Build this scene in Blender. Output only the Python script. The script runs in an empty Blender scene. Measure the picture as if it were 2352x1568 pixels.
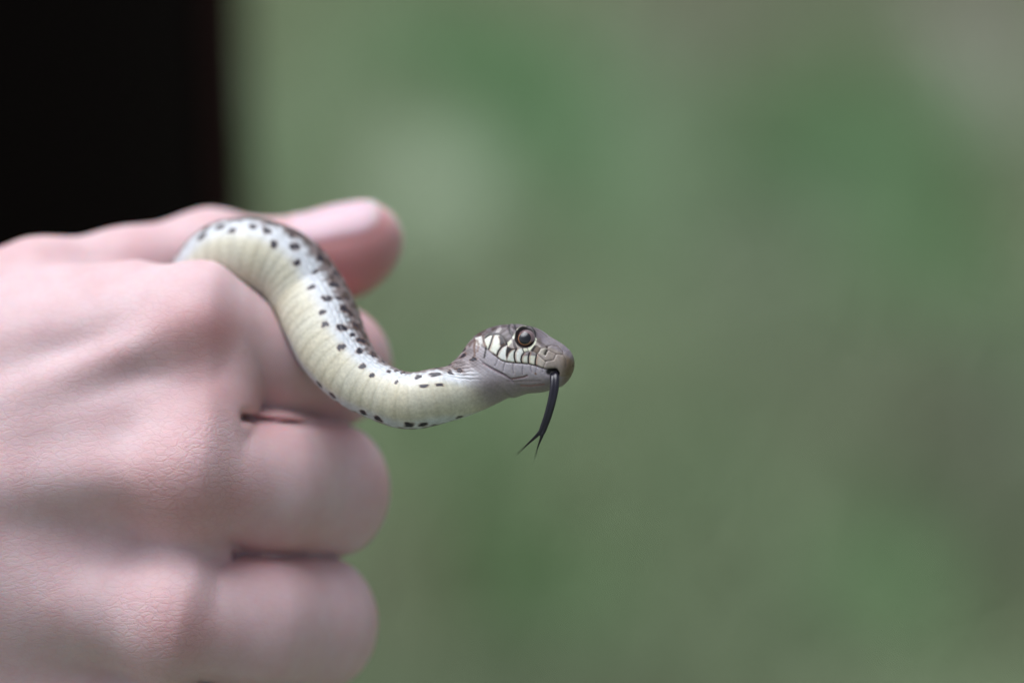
import bpy, math, random
import numpy as np
from mathutils import Matrix, Vector

random.seed(7)
rng = np.random.default_rng(7)
scene = bpy.context.scene
COL = scene.collection

# ------------------------------------------------------------------ camera
D_FOCUS = 408.333                       # mm from lens to the focus plane (147 mm wide there)
CAM_H = 1.35
PITCH = math.radians(22.0)
cam_data = bpy.data.cameras.new("camera")
cam = bpy.data.objects.new("camera", cam_data)
COL.objects.link(cam)
cam.location = (0.0, 0.0, CAM_H)
cam.rotation_euler = (math.pi / 2 - PITCH, 0.0, 0.0)
cam_data.sensor_width = 36.0
cam_data.lens = 100.0
cam_data.clip_start = 0.02
cam_data.clip_end = 2000.0
cam_data.dof.use_dof = True
cam_data.dof.focus_distance = D_FOCUS / 1000.0
cam_data.dof.aperture_fstop = 4.4
scene.camera = cam
CAMROT = np.array(Matrix.Rotation(math.pi / 2 - PITCH, 3, 'X'))
CAMLOC = np.array([0.0, 0.0, CAM_H])

# ------------------------------------------------------------------ daylight
SUN_DIR = Vector((-0.36, 0.17, 0.91)).normalized()      # towards the sun
SUN_EL = math.asin(SUN_DIR.z)
SUN_AZ = math.atan2(SUN_DIR.x, SUN_DIR.y)
world = bpy.data.worlds.new("World")
scene.world = world
world.use_nodes = True
wn = world.node_tree.nodes
bg = wn["Background"]
sky = wn.new("ShaderNodeTexSky")
sky.sky_type = 'NISHITA'
sky.sun_disc = False
sky.sun_elevation = SUN_EL
sky.sun_rotation = SUN_AZ
sky.air_density = 0.7
sky.dust_density = 3.0
sky.ozone_density = 1.0
grey = wn.new("ShaderNodeHueSaturation")            # an overcast, nearly neutral sky
grey.inputs["Saturation"].default_value = 0.35
world.node_tree.links.new(sky.outputs[0], grey.inputs["Color"])
world.node_tree.links.new(grey.outputs[0], bg.inputs[0])
bg.inputs[1].default_value = 0.062
sun_data = bpy.data.lights.new("sun", 'SUN')
sun_data.energy = 1.5
sun_data.angle = math.radians(58.0)
sun_data.color = (0.90, 0.93, 1.0)
sun = bpy.data.objects.new("sun", sun_data)
COL.objects.link(sun)
sun.rotation_euler = SUN_DIR.to_track_quat('Z', 'Y').to_euler()
sun.location = (0, 0, 6)

scene.view_settings.view_transform = 'Standard'
scene.view_settings.look = 'None'
scene.view_settings.gamma = 1.0
scene.view_settings.use_curve_mapping = False
scene.view_settings.exposure = 1.47
scene.render.engine = 'CYCLES'
scene.cycles.use_denoising = True
try:
    scene.cycles.denoiser = 'OPENIMAGEDENOISE'
except Exception:
    pass
scene.cycles.max_bounces = 8

# ------------------------------------------------------------------ helpers
def lin(c):
    c = np.asarray(c, dtype=np.float64) / 255.0
    return np.where(c <= 0.04045, c / 12.92, ((c + 0.055) / 1.055) ** 2.4)

def W(px, py, z):
    """a point of the photograph (2352 px wide) at a depth z mm in front of the focus plane -> camera frame, mm"""
    k = (D_FOCUS - z) / D_FOCUS / 16.0
    return np.array([(px - 1176) * k, (784 - py) * k, z], dtype=np.float64)

def to_world(P):
    P = np.asarray(P, dtype=np.float64)
    Q = P / 1000.0
    Q = Q + np.array([0, 0, -D_FOCUS / 1000.0])
    return Q @ CAMROT.T + CAMLOC

def from_world(P):
    Q = (np.asarray(P) - CAMLOC) @ CAMROT
    return (Q + np.array([0, 0, D_FOCUS / 1000.0])) * 1000.0

def pix(P):
    """camera frame mm -> photograph px"""
    k = D_FOCUS / (D_FOCUS - P[:, 2]) * 16.0
    return 1176 + P[:, 0] * k, 784 - P[:, 1] * k

def sstep(a, b, x):
    t = np.clip((x - a) / (b - a), 0, 1)
    return t * t * (3 - 2 * t)

def make_mesh(name, V, F, mat=None, parent=None, attrs=None, smooth=True):
    me = bpy.data.meshes.new(name)
    V = np.asarray(V, dtype=np.float32)
    if isinstance(F, np.ndarray):
        n, k = F.shape
        me.vertices.add(len(V)); me.vertices.foreach_set("co", V.ravel())
        me.loops.add(n * k); me.loops.foreach_set("vertex_index", F.astype(np.int32).ravel())
        me.polygons.add(n); me.polygons.foreach_set("loop_start", np.arange(0, n * k, k, dtype=np.int32))
        me.update(calc_edges=True)
    else:
        me.from_pydata(V.tolist(), [], [list(map(int, f)) for f in F])
        me.update()
    for an, (kind, data) in (attrs or {}).items():
        if kind == 'c':
            a = me.color_attributes.new(an, 'FLOAT_COLOR', 'POINT')
            d = np.ones((len(V), 4), dtype=np.float32); d[:, :3] = data
            a.data.foreach_set("color", d.ravel())
        elif kind == 'v':
            a = me.attributes.new(an, 'FLOAT_VECTOR', 'POINT')
            a.data.foreach_set("vector", np.asarray(data, dtype=np.float32).ravel())
        else:
            a = me.attributes.new(an, 'FLOAT', 'POINT')
            a.data.foreach_set("value", np.asarray(data, dtype=np.float32).ravel())
    me.validate(verbose=False)
    if smooth:
        me.polygons.foreach_set("use_smooth", np.ones(len(me.polygons), dtype=bool))
    ob = bpy.data.objects.new(name, me)
    if mat: me.materials.append(mat)
    COL.objects.link(ob)
    if parent: ob.parent = parent
    return ob

def empty(name, loc):
    o = bpy.data.objects.new(name, None)
    COL.objects.link(o)
    o.location = loc
    o.empty_display_size = 0.05
    return o

def adopt(child, parent):
    """parent a mesh whose vertices are already in world coordinates"""
    child.parent = parent
    child.matrix_parent_inverse = Matrix.Translation(parent.location).inverted()

class NT:
    def __init__(self, name):
        self.m = bpy.data.materials.new(name); self.m.use_nodes = True
        self.n = self.m.node_tree.nodes; self.l = self.m.node_tree.links
        self.b = self.n["Principled BSDF"]
    def new(self, t, **kw):
        o = self.n.new(t)
        for k, v in kw.items(): setattr(o, k, v)
        return o
    def link(self, a, b): self.l.new(a, b)
    def attr(self, name):
        return self.new("ShaderNodeAttribute", attribute_name=name)
    def math(self, op, a, b=None, clamp=False):
        o = self.new("ShaderNodeMath", operation=op); o.use_clamp = clamp
        for i, v in enumerate((a, b)):
            if v is None: continue
            if isinstance(v, (int, float)): o.inputs[i].default_value = v
            else: self.link(v, o.inputs[i])
        return o.outputs[0]
    def mix(self, f, a, b, blend='MIX'):
        o = self.new("ShaderNodeMix", data_type='RGBA', blend_type=blend)
        for s, v in ((o.inputs[0], f), (o.inputs[6], a), (o.inputs[7], b)):
            if isinstance(v, (int, float)): s.default_value = v
            elif isinstance(v, (tuple, list, np.ndarray)): s.default_value = (*[float(q) for q in v][:3], 1)
            else: self.link(v, s)
        return o.outputs[2]
    def ramp(self, f, stops):
        o = self.new("ShaderNodeValToRGB")
        e = o.color_ramp.elements
        while len(e) < len(stops): e.new(0.5)
        for el, (p, c) in zip(e, stops):
            el.position = p; el.color = (c, c, c, 1) if isinstance(c, (int, float)) else (*c, 1)
        self.link(f, o.inputs[0])
        return o.outputs[0]

# ------------------------------------------------------------------ ground and grass
def ground_hit(px, py):
    d = np.array([(px - 1176) / 16.0, (784 - py) / 16.0, -D_FOCUS]) @ CAMROT.T
    t = -CAM_H / d[2]
    return CAMLOC + d * t

# patches of turf, moss and bare earth, some with painted vignette: where, how wide, colour
PATCH = [
    (1050, 120, 200, 110, (66, 112, 66), .9), (1240, 270, 190, 130, (62, 112, 66), .95), (1330, 400, 150, 130, (66, 110, 66), .8),
    (1000, 440, 120, 105, (186, 198, 180), 1.0), (640, 260, 110, 130, (126, 146, 118), .7), (820, 150, 120, 90, (116, 140, 112), .5),
    (1620, 40, 190, 80, (118, 106, 100), .95), (1560, 200, 120, 110, (118, 126, 108), .6), (1480, 300, 120, 200, (116, 138, 112), .5),
    (2270, 110, 85, 150, (162, 146, 148), 1.0), (2330, 20, 70, 60, (70, 66, 50), .9), (2240, 230, 100, 100, (118, 134, 116), .7),
    (1960, 300, 190, 130, (66, 112, 64), .95), (1780, 370, 130, 100, (60, 108, 58), .9), (2180, 560, 150, 180, (62, 110, 60), .95),
    (1900, 480, 160, 120, (82, 116, 86), .7), (1500, 520, 170, 170, (116, 142, 108), .65), (1740, 620, 130, 120, (102, 106, 94), .7),
    (1760, 780, 160, 100, (108, 112, 96), .6), (2000, 700, 180, 120, (84, 114, 78), .6), (1450, 800, 160, 160, (112, 126, 96), .55),
    (2230, 1080, 110, 200, (86, 76, 72), 1.0), (2130, 960, 110, 120, (80, 80, 64), .8), (2320, 900, 60, 200, (104, 118, 104), .5),
    (1900, 1000, 150, 120, (112, 114, 96), .55), (1640, 1000, 160, 140, (108, 118, 92), .5), (1200, 1080, 120, 100, (66, 100, 58), .6),
    (1400, 1120, 160, 110, (92, 98, 72), .6), (1100, 1280, 120, 160, (62, 98, 52), .8), (1560, 1180, 150, 100, (74, 104, 70), .6),
    (1300, 1430, 180, 110, (66, 112, 58), .8), (1050, 1480, 90, 110, (70, 110, 60), .5), (960, 1400, 80, 150, (110, 100, 84), .85),
    (2060, 1380, 160, 130, (64, 112, 60), .9), (1800, 1450, 140, 100, (88, 112, 84), .5), (1600, 1330, 160, 120, (88, 100, 74), .6),
    (2330, 1450, 110, 120, (66, 66, 46), .95), (2340, 650, 70, 200, (84, 96, 70), .7), (2300, 1200, 110, 140, (74, 76, 62), .8), (2100, 1250, 130, 110, (86, 92, 72), .6), (1350, 1300, 160, 130, (78, 92, 62), .6), (2200, 1300, 80, 90, (96, 108, 88), .5), (1700, 880, 100, 90, (90, 104, 84), .4),  # vignette painted in as darker patches towards the right edge
    (1130, 620, 160, 110, (110, 122, 96), .5), (1000, 1000, 130, 90, (74, 110, 70), .5), (700, 430, 130, 80, (88, 112, 74), .7),
    (1480, 430, 90, 70, (132, 148, 128), .7), (1570, 690, 100, 70, (124, 136, 116), .6), (760, 360, 80, 70, (122, 140, 116), .6), (1930, 830, 110, 80, (116, 126, 108), .5), (1250, 960, 120, 80, (108, 124, 98), .5),
    (620, 60, 110, 90, (98, 108, 76), .7), (1830, 130, 130, 110, (100, 108, 84), .7),
]
TURF = lin((109, 120, 95))
def vnoise(x, y, seed, freq):
    """smooth value noise on the ground plane"""
    g = np.random.default_rng(seed).random((64, 64))
    u = x * freq; v = y * freq
    iu = np.floor(u).astype(int); iv = np.floor(v).astype(int)
    fu = u - iu; fv = v - iv
    fu = fu * fu * (3 - 2 * fu); fv = fv * fv * (3 - 2 * fv)
    a = g[iu % 64, iv % 64]; b = g[(iu + 1) % 64, iv % 64]; c = g[iu % 64, (iv + 1) % 64]; d = g[(iu + 1) % 64, (iv + 1) % 64]
    return (a * (1 - fu) + b * fu) * (1 - fv) + (c * (1 - fu) + d * fu) * fv

GW = []
for (px, py, rx, ry, c, w) in PATCH:
    h = ground_hit(px, py)
    hx = np.linalg.norm(ground_hit(px + rx, py) - h)
    hy = np.linalg.norm(ground_hit(px, py - ry) - h)
    GW.append((h[0], h[1], hx, hy, lin(c) * .58 + TURF * .42, w))
GROUND_GAIN = 1.2
def ground_colour(x, y):
    n1 = vnoise(x, y, 11, 1.7); n2 = vnoise(x, y, 12, 4.1); n3 = vnoise(x, y, 13, 9.0)
    c = TURF[None, :] * (0.72 + 0.36 * n1 + 0.2 * n2)[:, None]
    earth = lin((118, 108, 94))
    m = sstep(0.58, 0.8, 0.6 * n2 + 0.4 * n3)[:, None] * 0.5
    c = c * (1 - m) + earth * m
    for (gx, gy, hx, hy, pc, w) in GW:
        q = ((x - gx) / hx) ** 2 + ((y - gy) / hy) ** 2
        a = (w * np.exp(-(q ** 1.4) * 0.75))[:, None]
        c = c * (1 - a) + pc * a
    return c * GROUND_GAIN

def ground_z(x, y):
    return 0.05 * (vnoise(x, y, 21, 0.7) - 0.5) + 0.02 * (vnoise(x, y, 22, 2.3) - 0.5)

gm = NT("ground_soil")
ga = gm.attr("ground_colour")
gn = gm.new("ShaderNodeTexNoise"); gn.inputs["Scale"].default_value = 60; gn.inputs["Detail"].default_value = 6
gtc = gm.new("ShaderNodeTexCoord"); gm.link(gtc.outputs["Object"], gn.inputs["Vector"])
gr = gm.ramp(gn.outputs[0], [(0.3, 0.38), (0.75, 0.85)])
gm.link(gm.mix(1.0, ga.outputs["Color"], gr, 'MULTIPLY'), gm.b.inputs["Base Color"])
gm.b.inputs["Roughness"].default_value = 0.95
gb = gm.new("ShaderNodeBump"); gb.inputs["Distance"].default_value = 0.01; gm.link(gn.outputs[0], gb.inputs["Height"]); gm.link(gb.outputs[0], gm.b.inputs["Normal"])

def axis(lo, hi, step, far):
    core = np.arange(lo, hi + 1e-6, step)
    out = [0.2]
    while sum(out) < far: out.append(out[-1] * 1.5)
    s = np.cumsum(out)
    return np.concatenate([lo - s[::-1], core, hi + s])
gx = axis(-4, 4, 0.04, 900); gy = axis(1.0, 8.5, 0.04, 900)
GX, GY = np.meshgrid(gx, gy, indexing='ij')
fx, fy = GX.ravel(), GY.ravel()
V = np.stack([fx, fy, ground_z(fx, fy)], 1)
nx, ny = GX.shape
I = np.arange(nx * ny).reshape(nx, ny)
F = np.stack([I[:-1, :-1], I[1:, :-1], I[1:, 1:], I[:-1, 1:]], -1).reshape(-1, 4)
ground = make_mesh("ground", V, F, gm.m, attrs={"ground_colour": ('c', ground_colour(fx, fy))})
ground["kind"] = "structure"

def build_grass():
    N = 190000; M = 170000
    y = 1.6 + 6.4 * rng.random(N) ** 0.9
    x = (rng.random(N) * 2 - 1 + 0.15 * rng.standard_normal(N)) * (0.6 + 0.45 * y)
    y = np.concatenate([y + 0.35 * rng.standard_normal(N), 4.0 + 3.6 * rng.standard_normal(M)])
    x = np.concatenate([x, 3.6 * rng.standard_normal(M)])
    big = np.concatenate([np.ones(N), np.full(M, 1.7)])
    ok = np.hypot(x, y) > 0.9
    x, y, big = x[ok], y[ok], big[ok]; N = len(x)
    col = ground_colour(x, y)
    green = np.clip((col[:, 1] - 0.5 * (col[:, 0] + col[:, 2])) / (col[:, 1] + 1e-6) * 4.0, 0.0, 1.0)
    keep = rng.random(N) < 0.3 + 0.7 * green
    x, y, col, green, big = x[keep], y[keep], col[keep], green[keep], big[keep]
    N = len(x)
    h = (0.025 + 0.05 * rng.random(N)) * (0.35 + 0.65 * green)
    w = (0.0022 + 0.0022 * rng.random(N)) * big
    az = rng.random(N) * 2 * np.pi
    lean = h * (0.2 + 0.8 * rng.random(N)); la = rng.random(N) * 2 * np.pi
    z = ground_z(x, y) - 0.003
    bx, by = np.cos(az) * w, np.sin(az) * w
    lx, ly = np.cos(la) * lean, np.sin(la) * lean
    V = np.empty((N, 5, 3))
    V[:, 0] = np.stack([x - bx, y - by, z], 1); V[:, 1] = np.stack([x + bx, y + by, z], 1)
    V[:, 2] = np.stack([x + bx * .8 + lx * .35, y + by * .8 + ly * .35, z + h * .6], 1)
    V[:, 3] = np.stack([x - bx * .8 + lx * .35, y - by * .8 + ly * .35, z + h * .6], 1)
    V[:, 4] = np.stack([x + lx, y + ly, z + h], 1)
    b = np.arange(N) * 5
    T = np.concatenate([np.stack([b, b + 1, b + 2], 1), np.stack([b, b + 2, b + 3], 1), np.stack([b + 3, b + 2, b + 4], 1)])
    c = col * (0.75 + 0.6 * rng.random(N))[:, None] * 1.46
    return make_mesh("grass", V.reshape(-1, 3), T, None, attrs={"blade_colour": ('c', np.repeat(c, 5, 0))}, smooth=False)
hm = NT("grass_blades")
ha = hm.attr("blade_colour")
hm.link(ha.outputs["Color"], hm.b.inputs["Base Color"])
hm.b.inputs["Roughness"].default_value = 0.6
hm.b.inputs["Specular IOR Level"].default_value = 0.25
grass = build_grass()
grass.data.materials.append(hm.m)
grass["kind"] = "stuff"

# ------------------------------------------------------------------ the snake's course (needed by the hand too)
def c1(x, y): return ((1750 + x / 2.24) * .57422, (1200 + y / 2.24) * .57422)
def c2(x, y): return ((650 + x / 2.24) * .57422, (750 + y / 2.24) * .57422)
def c3(x, y): return ((1100 + x / 2.6133) * .57422, (1200 + y / 2.6133) * .57422)

MM1 = .57422 / 2.24 / 16.0
ctrl = []     # x, y, z, rv, rw, alpha
def cp(p, z, rv, rw, al): ctrl.append(np.concatenate([W(p[0], p[1], z), [rv, rw, al]]))
cp((480, 2500), -44, 2.2, 2.2, -20)
cp((430, 2250), -44, 3.2, 3.2, -20)
cp((440, 1950), -42, 4.4, 4.4, -20)
cp((490, 1680), -37, 4.8, 4.8, -20)
cp((520, 1400), -34, 5.0, 5.0, -20)
cp((530, 1120), -33, 5.2, 5.2, -20)
cp((520, 900), -32.5, 5.3, 5.3, -20)
cp((478, 745), -29, 5.4, 5.4, -20)
cp((468, 650), -24, 5.5, 5.5, -12)
cp((517, 595), -20.5, 5.7, 5.7, -8)
cp((591, 590), -18.5, 5.8, 5.8, -12)
cp((663, 622), -17.5, 5.8, 5.8, -24)
cp((706, 677), -16.5, 5.8, 5.8, -33)
cp((738, 738), -13.5, 5.7, 5.7, -33)
cp((766, 800), -10.5, 5.35, 5.35, -28)
cp((812, 860), -7.5, 4.65, 4.65, -18)
cp((869, 898), -5.3, 4.15, 4.15, -8)
cp((939, 920), -3.6, 4.1, 4.1, -3)
cp((1010, 908), -3.2, 4.1, 4.0, -8)
N_NECK = len(ctrl)
def hs(cx, cy, ux, uy, u, l, z, rw, al):
    s = (u - l) / 2
    cp(c1(cx + ux * s, cy + uy * s), z, (u + l) / 2 * MM1, rw, al)
hs(170, 790, -.5, -.85, 235, 285, -3.8, 3.8, -28)
hs(360, 680, -.35, -.94, 255, 300, -4.2, 4.0, -58)
hs(520, 590, -.15, -.99, 335, 322, -4.2, 4.3, -78)
hs(680, 545, .0, -1., 337, 326, -3.7, 4.35, -84)
hs(820, 540, .1, -.99, 303, 305, -3.0, 4.0, -84)
hs(950, 555, .15, -.99, 245, 278, -2.2, 3.35, -84)
hs(1070, 575, .15, -.99, 203, 215, -1.5, 2.75, -84)
hs(1140, 588, .15, -.99, 168, 168, -1.0, 2.25, -84)
hs(1185, 590, .15, -.99, 118, 105, -.7, 1.55, -84)
hs(1206, 588, .15, -.99, 62, 55, -.55, .85, -84)
hs(1214, 586, .15, -.99, 10, 10, -.5, .15, -84)
ctrl = np.array(ctrl)
seg = np.linalg.norm(np.diff(ctrl[:, :3], axis=0), axis=1)
S_CTRL = np.concatenate([[0], np.cumsum(seg)])
def hermite(s):
    k = S_CTRL; y = ctrl
    m = np.zeros_like(y)
    d = np.diff(y, axis=0) / np.diff(k)[:, None]
    w1 = np.diff(k)
    m[1:-1] = (d[:-1] * w1[1:, None] + d[1:] * w1[:-1, None]) / (w1[1:] + w1[:-1])[:, None]
    m[0] = d[0]; m[-1] = d[-1]
    i = np.clip(np.searchsorted(k, s, side='right') - 1, 0, len(k) - 2)
    h = w1[i]; t = ((s - k[i]) / h)[:, None]; h = h[:, None]
    return ((2*t**3 - 3*t**2 + 1) * y[i] + (t**3 - 2*t**2 + t) * h * m[i] + (-2*t**3 + 3*t**2) * y[i+1] + (t**3 - t**2) * h * m[i+1])
S_END = S_CTRL[-1]
S_VIS = S_CTRL[7]
S_HEAD = S_CTRL[N_NECK]

# ------------------------------------------------------------------ the hand: one signed distance field
def dot(a, b): return np.einsum('ij,ij->i', a, b)
def cap(P, a, b, ra, rb):
    a = a.astype(np.float32); b = b.astype(np.float32)
    ba = b - a
    pa = P - a
    h = np.clip(pa @ ba / np.float32(ba @ ba), 0, 1)
    q = pa - h[:, None] * ba
    return np.sqrt(np.einsum('ij,ij->i', q, q)) - (np.float32(ra) + np.float32(rb - ra) * h)
def ball(P, c, r):
    q = P - c.astype(np.float32)
    return np.sqrt(np.einsum('ij,ij->i', q, q)) - np.float32(r)
def smin(a, b, k):
    h = np.maximum(k - np.abs(a - b), 0) / k
    return np.minimum(a, b) - h * h * k * 0.25
def smax(a, b, k): return -smin(-a, -b, k)

MCP = [W(462, 757, -14), W(450, 1088, -8.5), W(415, 1424, -7.5), W(350, 1690, -13)]
PIP = [W(757, 840, -29), W(758, 1124, -24), W(731, 1430, -22), W(640, 1730, -28)]
RM = [8.8, 9.2, 8.4, 8.0]; RP = [9.4, 10.4, 10.3, 9.4]; RD = [9.0, 10.5, 10.5, 9.6]
WR = [W(-800, 940, -20), W(-820, 1060, -15), W(-830, 1170, -13), W(-830, 1270, -19)]
def rotdir(a): return np.array([math.cos(math.radians(a)), 0.0, math.sin(math.radians(a))])
FINGERS = []
for i in range(4):
    mid = (MCP[i] + PIP[i]) / 2 + np.array([0.6, [-1.2, 0, 0, 0][i], 0.5])
    dip = PIP[i] + rotdir(-112) * [23, 25, 23, 18][i]
    tip = dip + rotdir(-188) * [15, 16, 15, 13][i]
    FINGERS.append((MCP[i], mid, PIP[i], dip, tip))
TH_CMC = W(-450, 900, -24); TH_MCP = W(90, 672, -28); TH_MID = W(290, 634, -32); TH_IP = W(485, 601, -36)
TH_A = W(630, 612, -37); TH_TIP = W(838, 552, -37); TH_PAD = W(790, 590, -37.5)
NAIL_C = (W(790, 562, -37)); NAIL_U = W(838, 546, -37) - W(630, 605, -37); NAIL_U = NAIL_U / np.linalg.norm(NAIL_U)
NAIL_N = np.array([0.0, 0.88, 0.47]); NAIL_N = NAIL_N - NAIL_U * (NAIL_N @ NAIL_U); NAIL_N /= np.linalg.norm(NAIL_N)
NAIL_L = np.cross(NAIL_U, NAIL_N)
SNAKE_CAPS = hermite(np.linspace(S_CTRL[1], S_CTRL[N_NECK - 3], 36))

def nail_mask(P):
    q = P - NAIL_C
    u = q @ NAIL_U; l = q @ NAIL_L; n = q @ NAIL_N
    e = (np.abs((u - 0.0) / 6.9) ** 3.2 + np.abs(l / 5.4) ** 3.2)
    return e, u, n

def thumb_sdf(P):
    t = cap(P, TH_CMC, TH_MCP, 11, 8.0)
    t = smin(t, cap(P, TH_MCP, TH_MID, 7.9, 7.0), 3)
    t = smin(t, cap(P, TH_MID, TH_IP, 7.0, 7.9), 3)
    t = smin(t, cap(P, TH_IP, TH_A, 7.6, 6.9), 3)
    t = smin(t, cap(P, TH_A, TH_TIP, 6.9, 6.0), 3)
    t = smin(t, ball(P, TH_PAD, 6.6), 3)
    return t

def hand_sdf(P):
    P = P.astype(np.float32)
    xp = 1176 + 16 * P[:, 0] * 0.97
    yp = 784 - 16 * P[:, 1]
    kd = 15 + (5.5 - 15) * sstep(-50, 420, xp)
    b = cap(P, MCP[0] - [3, 0, .3], WR[0], 8.3, 10)
    for i in (1, 2, 3):
        b = smin(b, cap(P, MCP[i] - [3, 0, .4], WR[i], [0, 8.3, 8.0, 7.6][i], 10), kd)
    for i, (px, py, z, r) in enumerate([(370, 810, -24, 9), (360, 1095, -20, 9), (340, 1390, -18, 9), (290, 1660, -22, 8.8)]):
        b = smin(b, cap(P, W(px, py, z), WR[i] + [0, 0, -8], r, 11), 6)
    for i in range(4):
        b = smin(b, ball(P, MCP[i], RM[i] + 0.25), 3.0)
    b = smin(b, ball(P, W(500, 806, -20), 11.2), 4.0)
    b = smin(b, cap(P, W(480, 935, -9.5), W(100, 985, -12), 6.5, 8.0), 6.0)
    b = smin(b, cap(P, W(470, 1255, -15), W(60, 1215, -15.5), 6.5, 8.0), 6.0)
    b = smin(b, cap(P, W(400, 1560, -19), W(60, 1420, -18), 6.5, 8.0), 6.0)
    b = smin(b, cap(P, W(310, 704, -17.5), W(-80, 770, -21), 7.0, 9.0), 3.0)            # first interosseous muscle
    b = smin(b, cap(P, W(-780, 990, -19), W(-1500, 1040, -20), 17, 20), 8)              # wrist
    b = smin(b, cap(P, W(-780, 1210, -19), W(-1500, 1230, -20), 17, 20), 8)
    b = smin(b, cap(P, W(-60, 760, -28), W(-600, 980, -28), 10, 14), 6)                 # thenar
    b = smin(b, cap(P, W(100, 1560, -28), W(-600, 1240, -28), 10, 13), 6)               # hypothenar
    # extensor tendons, low ridges under the skin
    b = smin(b, cap(P, W(440, 745, -6.0), W(-150, 1000, -7.8), 1.9, 1.6), 4.0)
    b = smin(b, cap(P, W(420, 1085, -1.6), W(-200, 1125, -5.6), 1.7, 1.5), 6.0)
    d = smin(b, thumb_sdf(P), 4.0)
    x0 = np.interp(yp, [960, 1272, 1580], [540, 520, 440]).astype(np.float32)
    kf = 5.0 + (0.35 - 5.0) * sstep(0, 1, (xp - x0 + 50) / 75)
    kf = np.where(P[:, 2] < -33, 0.6, kf)
    fs = []
    for i, (m, mid, p, dip, tip) in enumerate(FINGERS):
        f = cap(P, m, mid, RM[i], RD[i])
        if i in (1, 2):                                # pressed side by side: flatter flanks and a squarer end
            for sg in (-1, 1):
                o1 = np.array([0, 1.7 * sg, 0]); o2 = np.array([0, 2.6 * sg, 0])
                f = smin(f, cap(P, mid + o1, p + o2, RD[i] - 1.6, RP[i] - 2.5), 2.0)
            f = smin(f, cap(P, mid, p, RD[i] - .8, RP[i] - 1.9), 2.0)
        else:
            f = smin(f, cap(P, mid, p, RD[i], RP[i] - .1), 2.5)
        f = smin(f, cap(P, p, dip, RP[i] - (1.9 if i in (1, 2) else .4), RP[i] - 1.6), 2.0)
        f = smin(f, cap(P, dip, tip, RP[i] - 1.7, RP[i] - 2.6), 2.0)
        fs.append(f)
        d = smin(d, f, kf)
    # fingers lie side by side, a thin gap between them
    kp = D_FOCUS / (D_FOCUS - P[:, 2]) * 16.0
    xq = 1176 + P[:, 0] * kp; yq = 784 - P[:, 1] * kp
    for (gx_, gy_, xs_) in [([500, 545, 650, 850], [950, 956, 968, 981], 546), ([480, 650, 820], [1273, 1278, 1276], 524), ([420, 700], [1572, 1580], 448)]:
        g = np.abs(yq - np.interp(xq, gx_, gy_)) / 16.0
        w = 0.29 + 0.2 * np.exp(-((xq - xs_ - 10) / 24) ** 2) - 5 * (1 - sstep(-12, 10, xq - xs_)) - 0.10 * np.clip(np.interp(xq, [540, 850], [-9, -17]) - P[:, 2], 0, 40)
        d = smax(d, (w - g).astype(np.float32), 1.5)
    # nail plate of the thumb
    t = thumb_sdf(P)
    e, u, n = nail_mask(P)
    d = np.where((e < 1.3) & (n > 0) & (t < 3), d - 0.3 * (1 - sstep(0.8, 1.15, e)), d)
    # the snake presses a groove into the skin
    s = np.full(len(P), 1e3, dtype=np.float32)
    for j in range(len(SNAKE_CAPS) - 1):
        a, c = SNAKE_CAPS[j], SNAKE_CAPS[j + 1]
        s = np.minimum(s, cap(P, a[:3], c[:3], a[3], c[3]))
    d = smax(d, -(s - 0.05), 1.2)
    return d

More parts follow.
